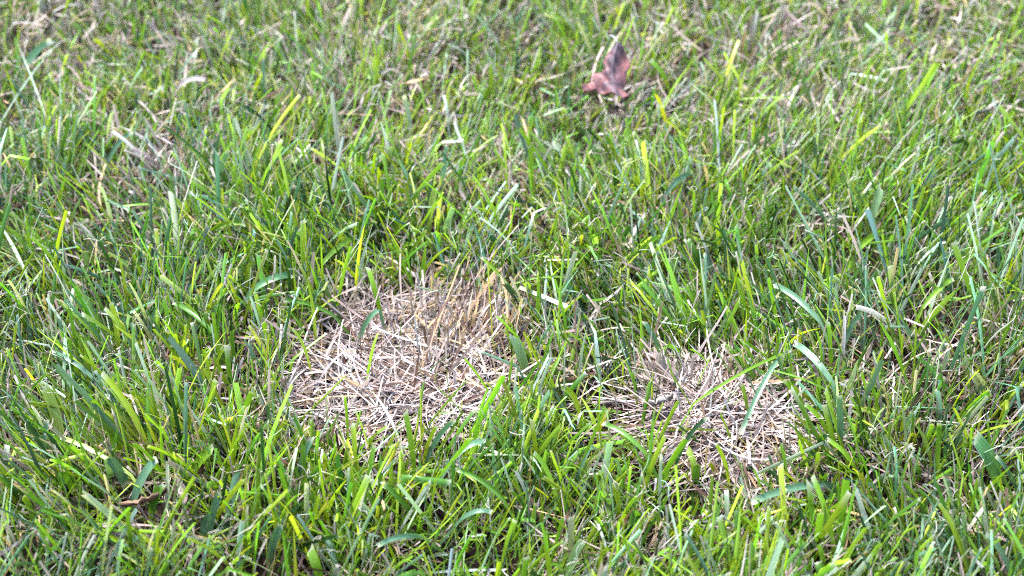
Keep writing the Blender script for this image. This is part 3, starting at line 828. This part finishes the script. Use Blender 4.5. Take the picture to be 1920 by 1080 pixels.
for i, (e, pth) in enumerate(zip(SINGLES, single_paths)):
    r = np.random.default_rng(900 + i)
    o = path_blade('dry_straw' if e[5] == 'W' else 'grass_shoot', pth, e[4], e[5], r, e[6])
    tag(o, e[7], 'grass blade' if e[5] != 'W' else 'dry grass', 'single blades that stand out of the lawn')

# ------------------------------------------------------------------ tufts: several blades from one crown
def tuft(px, py, nb, keys, probs, lean, label, height=.045, width=.0025, spread=.30, cat='grass tuft', mat=None, name='grass_tuft', seed=0):
    global rng
    rng = np.random.default_rng(3000 + seed)
    b = at_z(px, py, .004)
    root = bpy.data.objects.new(name, None); C.objects.link(root)
    root.location = (b[0], b[1], 0); root.empty_display_size = .01
    tag(root, label, cat, 'tufts of taller grass')
    n = nb
    x = rng.normal(0, .006, n); y = rng.normal(0, .006, n)
    vx = lean + rng.normal(0, spread, n) + x * 18; vy = rng.normal(.0, spread, n) + y * 18
    Ln = rng.normal(height, height * .16, n); W = rng.gamma(16, width / 16, n)
    pointed = rng.random(n) < .3
    P, s = grow(np.stack([x, y, 0 * x], -1), np.arctan2(vy, vx), Ln, W, np.arctan(np.hypot(vx, vy)) * .8, np.abs(rng.normal(.15, .25, n)), sweep=rng.normal(0, .3, n),
                tw0=rng.normal(0, .5, n), tw1=rng.normal(0, .6, n), fold=rng.uniform(.08, .25, n), pointed=pointed, slant=rng.normal(0, .35, n), S=8, cols=3)
    col, _ = pick(keys, probs, n)
    tipc = np.broadcast_to(np.array([.6, .58, .46]), (n, 3))
    tn = tones(col, s, 3, col * np.array([1.35, 1.1, 1.2]), .25, tipc, np.where(pointed, 1.3, rng.uniform(.95, 1.06, n)))
    ac, al = coords(n, s, 3, Ln)
    for j in range(n):
        link('blade', strip_mesh('blade', P[j:j+1], tn[j:j+1], ac[j:j+1], al[j:j+1]), mat or M_grass, root)
    # dry sheaths wrapping the foot of the tuft
    m = 5
    x = rng.normal(0, .006, m); y = rng.normal(0, .006, m); Ls = rng.uniform(.009, .018, m)
    P, s = grow(np.stack([x, y, 0 * x], -1), rng.uniform(0, 6.3, m), Ls, rng.uniform(.0012, .0024, m), rng.uniform(.1, .7, m), rng.uniform(-.1, .5, m), fold=.35, pointed=rng.random(m) < .6, S=5, cols=3)
    col, _ = pick(['S', 'W', 'T', 'R'], [.5, .2, .15, .15], m)
    tn = tones(col, s, 3); ac, al = coords(m, s, 3, Ls)
    for j in range(m):
        link('dry_sheath', strip_mesh('dry_sheath', P[j:j+1], tn[j:j+1], ac[j:j+1], al[j:j+1]), M_straw, root)
    return root

LIME = (['L', 'Y', 'G', 'B'], [.45, .30, .15, .10]); BLUE = (['B', 'P', 'G', 'L'], [.55, .12, .15, .18]); MIX = (['L', 'Y', 'G', 'B', 'P'], [.30, .18, .2, .26, .06])
TUFTS = [
 (425, 455, 8, BLUE, .10, 'tall bluish tuft in the upper left quarter, left of the lime one', .052),
 (505, 430, 9, LIME, .32, 'tall lime tuft leaning right in the upper left quarter', .052),
 (640, 440, 8, MIX, .05, 'tall mixed green tuft above the large straw patch', .048),
 (725, 470, 7, LIME, .15, 'lime tuft just above the top rim of the large straw patch', .044),
 (560, 560, 6, BLUE, .20, 'bluish tuft at the upper left rim of the large straw patch', .042),
 (820, 470, 8, LIME, .0, 'upright lime tuft above the right end of the large straw patch', .042),
 (310, 690, 8, LIME, -.35, 'lime tuft leaning left, midway from left edge to large straw patch', .046),
 (425, 800, 8, MIX, .0, 'mixed green tuft at the lower left rim of the large straw patch', .045),
 (140, 590, 7, MIX, -.35, 'green tuft leaning left near the left edge, middle height', .044),
 (640, 1010, 8, MIX, .05, 'mixed green tuft near the bottom edge under the large straw patch', .046),
 (740, 930, 7, LIME, .0, 'upright lime tuft in front of the large straw patch', .042),
 (1000, 960, 8, LIME, -.25, 'lime tuft leaning left at the bottom, between both straw patches', .046),
 (1190, 940, 9, LIME, .05, 'bright lime tuft at the lower left of the small straw patch', .044),
 (1300, 650, 7, MIX, -.05, 'green tuft standing behind the small straw patch', .046),
 (1430, 655, 7, LIME, -.05, 'lime tuft at the upper right rim of the small straw patch', .046),
 (1600, 880, 9, LIME, -.45, 'lime tuft leaning left, right of the small straw patch', .048),
 (1690, 640, 8, MIX, -.20, 'mixed tuft in the right half, above the small straw patch level', .048),
 (1850, 560, 8, LIME, .30, 'lime tuft leaning right close to the right edge', .046),
 (1860, 760, 7, BLUE, -.30, 'bluish tuft leaning left close to the right edge', .046),
 (1480, 1050, 8, LIME, -.15, 'lime tuft at the bottom edge below the small straw patch', .046),
 (1010, 690, 7, LIME, -.35, 'lime tuft leaning left over the right rim of the large straw patch', .042),
 (60, 980, 7, LIME, .0, 'lime tuft in the bottom left corner', .044),
]
for i, (px, py, nb, (keys, probs), lean, label, h) in enumerate(TUFTS):
    tuft(px, py, nb, keys, probs, lean, label, h, seed=i)
DTUFTS = [
 (925, 640, 26, .12, 'upright tan dead tuft at the upper right of the large straw patch', .024),
 (860, 618, 16, .05, 'tan dead tuft left of the larger one in the large straw patch', .023),
 (1255, 735, 16, .0, 'dead beige tuft at the upper left of the small straw patch', .022),
 (1405, 110, 14, .25, 'dead beige tuft leaning right in the top right quarter', .032),
 (1470, 185, 12, .55, 'dead beige tuft leaning far right below the top right one', .032),
 (645, 120, 9, .0, 'dead beige tuft near the top edge, left of centre', .030),
 (300, 320, 12, -.6, 'flattened dead beige tuft in the upper left quarter', .030),
]
for i, (px, py, nb, lean, label, h) in enumerate(DTUFTS):
    tuft(px, py, nb, ['T', 'S', 'W'], [.35, .45, .20] if i < 2 else [.10, .65, .25], lean, label, h, .0016, .22, 'dead tuft', M_straw, 'dead_grass_tuft', 200 + i)

# ------------------------------------------------------------------ the red-brown leaf
def dry_leaf():
    r = np.random.default_rng(5)
    L0 = at_z(1150, 192, .026)                     # lower edge rests on the blade tips
    tilt = R(40)                                    # leaf plane rises away from the camera
    n = np.array([0, -math.sin(tilt), math.cos(tilt)]); up = np.array([0, math.cos(tilt), math.sin(tilt)])
    def on_plane(px, py):
        d = ray(px, py)
        return EYE + d * (((L0 - EYE) @ n) / (d @ n))
    def uv(px, py):
        q = on_plane(px, py) - L0
        return q[0], q @ up
    pts = []
    m = len(LEAF)
    for i in range(m):
        (x0, y0), (x1, y1) = LEAF[i], LEAF[(i + 1) % m]
        k = max(1, int(math.hypot(x1 - x0, y1 - y0) / 2.2))
        for j in range(k):
            f = j / k
            pts.append((x0 + (x1 - x0) * f + r.normal(0, .35), y0 + (y1 - y0) * f + r.normal(0, .35)))
    nb = len(pts)
    step = 2.6
    for yy in np.arange(LY.min(), LY.max(), step):
        for xx in np.arange(LX.min(), LX.max(), step):
            qx, qy = xx + r.uniform(-.6, .6), yy + r.uniform(-.6, .6)
            if in_poly(np.array([qx]), np.array([qy]), pts[:nb])[0] and min((qx - a) ** 2 + (qy - b) ** 2 for a, b in pts[:nb]) > 2.5:
                pts.append((qx, qy))
    v2 = [Vector(p) for p in pts]
    vo, eo, fo, *_ = delaunay_2d_cdt(v2, [(i, (i + 1) % nb) for i in range(nb)], [], 1, 1e-6)
    RID = [(1157, 84), (1150, 112), (1147, 140), (1149, 165), (1157, 190)]
    def ridge_x(py):
        return np.interp(py, [q[1] for q in RID], [q[0] for q in RID])
    def relief(px, py):
        dx = (px - ridge_x(py)) / 22.0
        h = .0042 * math.exp(-dx * dx * 1.1) - .0016 * min(abs(dx), 2.2)
        h += .0007 * math.sin(px * .16 + py * .11) + .0006 * math.sin(px * .31 - py * .23 + 1)
        if py > 165: h += .004 * ((py - 165) / 20) ** 1.5 * (1 if px > 1150 else .2)      # lower rim curls up
        if px < 1122: h += .00022 * (1122 - px)
        return h
    def place(px, py, lift=0.0):
        return on_plane(px, py) + n * (relief(px, py) + lift) - L0
    root = bpy.data.objects.new('fallen_leaf', None); C.objects.link(root)
    root.location = L0; root.empty_display_size = .02
    tag(root, 'curled red-brown fallen leaf with dark stains resting on the grass tips', 'leaf')
    me = bpy.data.meshes.new('leaf_blade')
    me.from_pydata([place(v.x, v.y).tolist() for v in vo], [], [list(f) for f in fo])
    a = me.attributes.new('stain', 'FLOAT', 'POINT')
    def stain(px, py):
        d = abs(px - ridge_x(py)) / 9.0
        t = .34 * math.exp(-d * d)
        t += .30 * math.exp(-((px - 1116) ** 2 / 40 + (py - 152) ** 2 / 8)) + .32 * math.exp(-((px - 1134) ** 2 / 30 + (py - 163) ** 2 / 25))
        t += .25 * math.exp(-((px - 1145) ** 2 / 30 + (py - 118) ** 2 / 60)) + .30 * math.exp(-((px - 1161) ** 2 / 40 + (py - 92) ** 2 / 40))
        return t * .95 + .04
    a.data.foreach_set('value', [stain(v.x, v.y) for v in vo])
    me.polygons.foreach_set('use_smooth', [True] * len(me.polygons))
    o = link('leaf_blade', me, M_leaf, root)
    sm = o.modifiers.new('thickness', 'SOLIDIFY'); sm.thickness = .00035
    def tube(name, P, r0, r1, parent, mat=M_vein):
        P = np.asarray(P); k = len(P); T = np.gradient(P, axis=0); T /= np.linalg.norm(T, axis=1, keepdims=True)
        A = np.cross(T, n); A /= np.linalg.norm(A, axis=1, keepdims=True); Bn = np.cross(T, A)
        th = np.linspace(0, 2 * math.pi, 6, endpoint=False)
        rad = np.linspace(r0, r1, k)
        V = P[:, None] + rad[:, None, None] * (np.cos(th)[None, :, None] * A[:, None] + np.sin(th)[None, :, None] * Bn[:, None])
        F = [(i * 6 + j, i * 6 + (j + 1) % 6, (i + 1) * 6 + (j + 1) % 6, (i + 1) * 6 + j) for i in range(k - 1) for j in range(6)]
        F += [tuple(range(5, -1, -1)), tuple(range((k - 1) * 6, k * 6))]
        m_ = bpy.data.meshes.new(name); m_.from_pydata(V.reshape(-1, 3).tolist(), [], F)
        m_.polygons.foreach_set('use_smooth', [True] * len(F))
        return link(name, m_, mat, parent)
    mid = [place(ridge_x(q), q, .0003) for q in np.linspace(86, 184, 14)]
    tube('midrib', mid, .0007, .0003, root)
    for (x1, y1, q) in [(1139, 116, 128), (1170, 112, 128), (1112, 140, 150), (1168, 140, 156), (1102, 160, 158), (1136, 172, 164), (1168, 186, 170)]:
        x0 = ridge_x(q)
        tube('side_vein', [place(x0 + (x1 - x0) * f, q + (y1 - q) * f, .0002) for f in np.linspace(0, .9, 8)], .00035, .00012, root)
    top = place(1157, 86, .0003)
    tube('stalk', [top, top + np.array([-.0006, .002, .0012]), top + np.array([-.0020, .004, .0018]), top + np.array([-.0042, .0065, .0016])], .0007, .0005, root, simple_material('leaf_stalk_grey', (.30, .27, .27)))
dry_leaf()

# ------------------------------------------------------------------ curled scraps of dry leaf
def scrap(px, py, z, lw, ll, az, tilt, curl, col, label, seed):
    r = np.random.default_rng(seed)
    nu, nv = 7, 10
    P = np.zeros((nv, nu, 3))
    for i, v in enumerate(np.linspace(-1, 1, nv)):
        wd = lw / 2 * (1 - abs(v) ** 2.2) ** .6 * (1 + r.normal(0, .12)) + .0004
        for j, u in enumerate(np.linspace(-1, 1, nu)):
            P[i, j] = (v * ll / 2, u * wd, curl * (u * u) * lw + .0006 * r.normal() + .15 * ll * v * v * .5)
    ca, sa, ct, st = math.cos(az), math.sin(az), math.cos(tilt), math.sin(tilt)
    Q = P.copy()
    Q[..., 1], Q[..., 2] = P[..., 1] * ct - P[..., 2] * st, P[..., 1] * st + P[..., 2] * ct
    X = Q[..., 0] * ca - Q[..., 1] * sa; Y = Q[..., 0] * sa + Q[..., 1] * ca
    Q = np.stack([X, Y, Q[..., 2]], -1)
    tn = np.clip(np.array(col)[None, None] * np.exp(r.normal(0, .12, (nv, nu, 1))), 0, .8)
    ac = np.broadcast_to(np.linspace(-1, 1, nu)[None, None], (1, nv, nu)) + 0
    al = np.broadcast_to(np.linspace(0, ll, nv)[None, :, None], (1, nv, nu)) + 0
    o = link('leaf_scrap', strip_mesh('leaf_scrap', Q[None], tn[None], ac, al), M_straw)
    sm = o.modifiers.new('thickness', 'SOLIDIFY'); sm.thickness = .0003
    o.location = at_z(px, py, z)
    tag(o, label, 'leaf scrap', 'scraps of dry leaf in the lawn')
scrap(272, 942, .022, .006, .022, .5, -.7, .3, (.30, .19, .12), 'brown pointed dry leaf scrap in the lower left turf', 1)
scrap(345, 922, .024, .0032, .020, 1.9, -.5, .45, (.27, .215, .175), 'pale beige dry leaf scrap right of the brown pointed one, lower left', 2)
scrap(1497, 1074, .024, .008, .014, .9, -.6, .4, (.33, .22, .22), 'pinkish brown curled scrap at the bottom edge, right of centre', 3)
scrap(1235, 758, .016, .006, .016, .4, -.6, .35, (.42, .36, .31), 'grey beige curled scrap at the left end of the small straw patch', 4)
scrap(1850, 208, .024, .006, .022, .6, -.6, .25, (.42, .36, .31), 'pale dry scrap leaning in the upper right near the edge', 5)
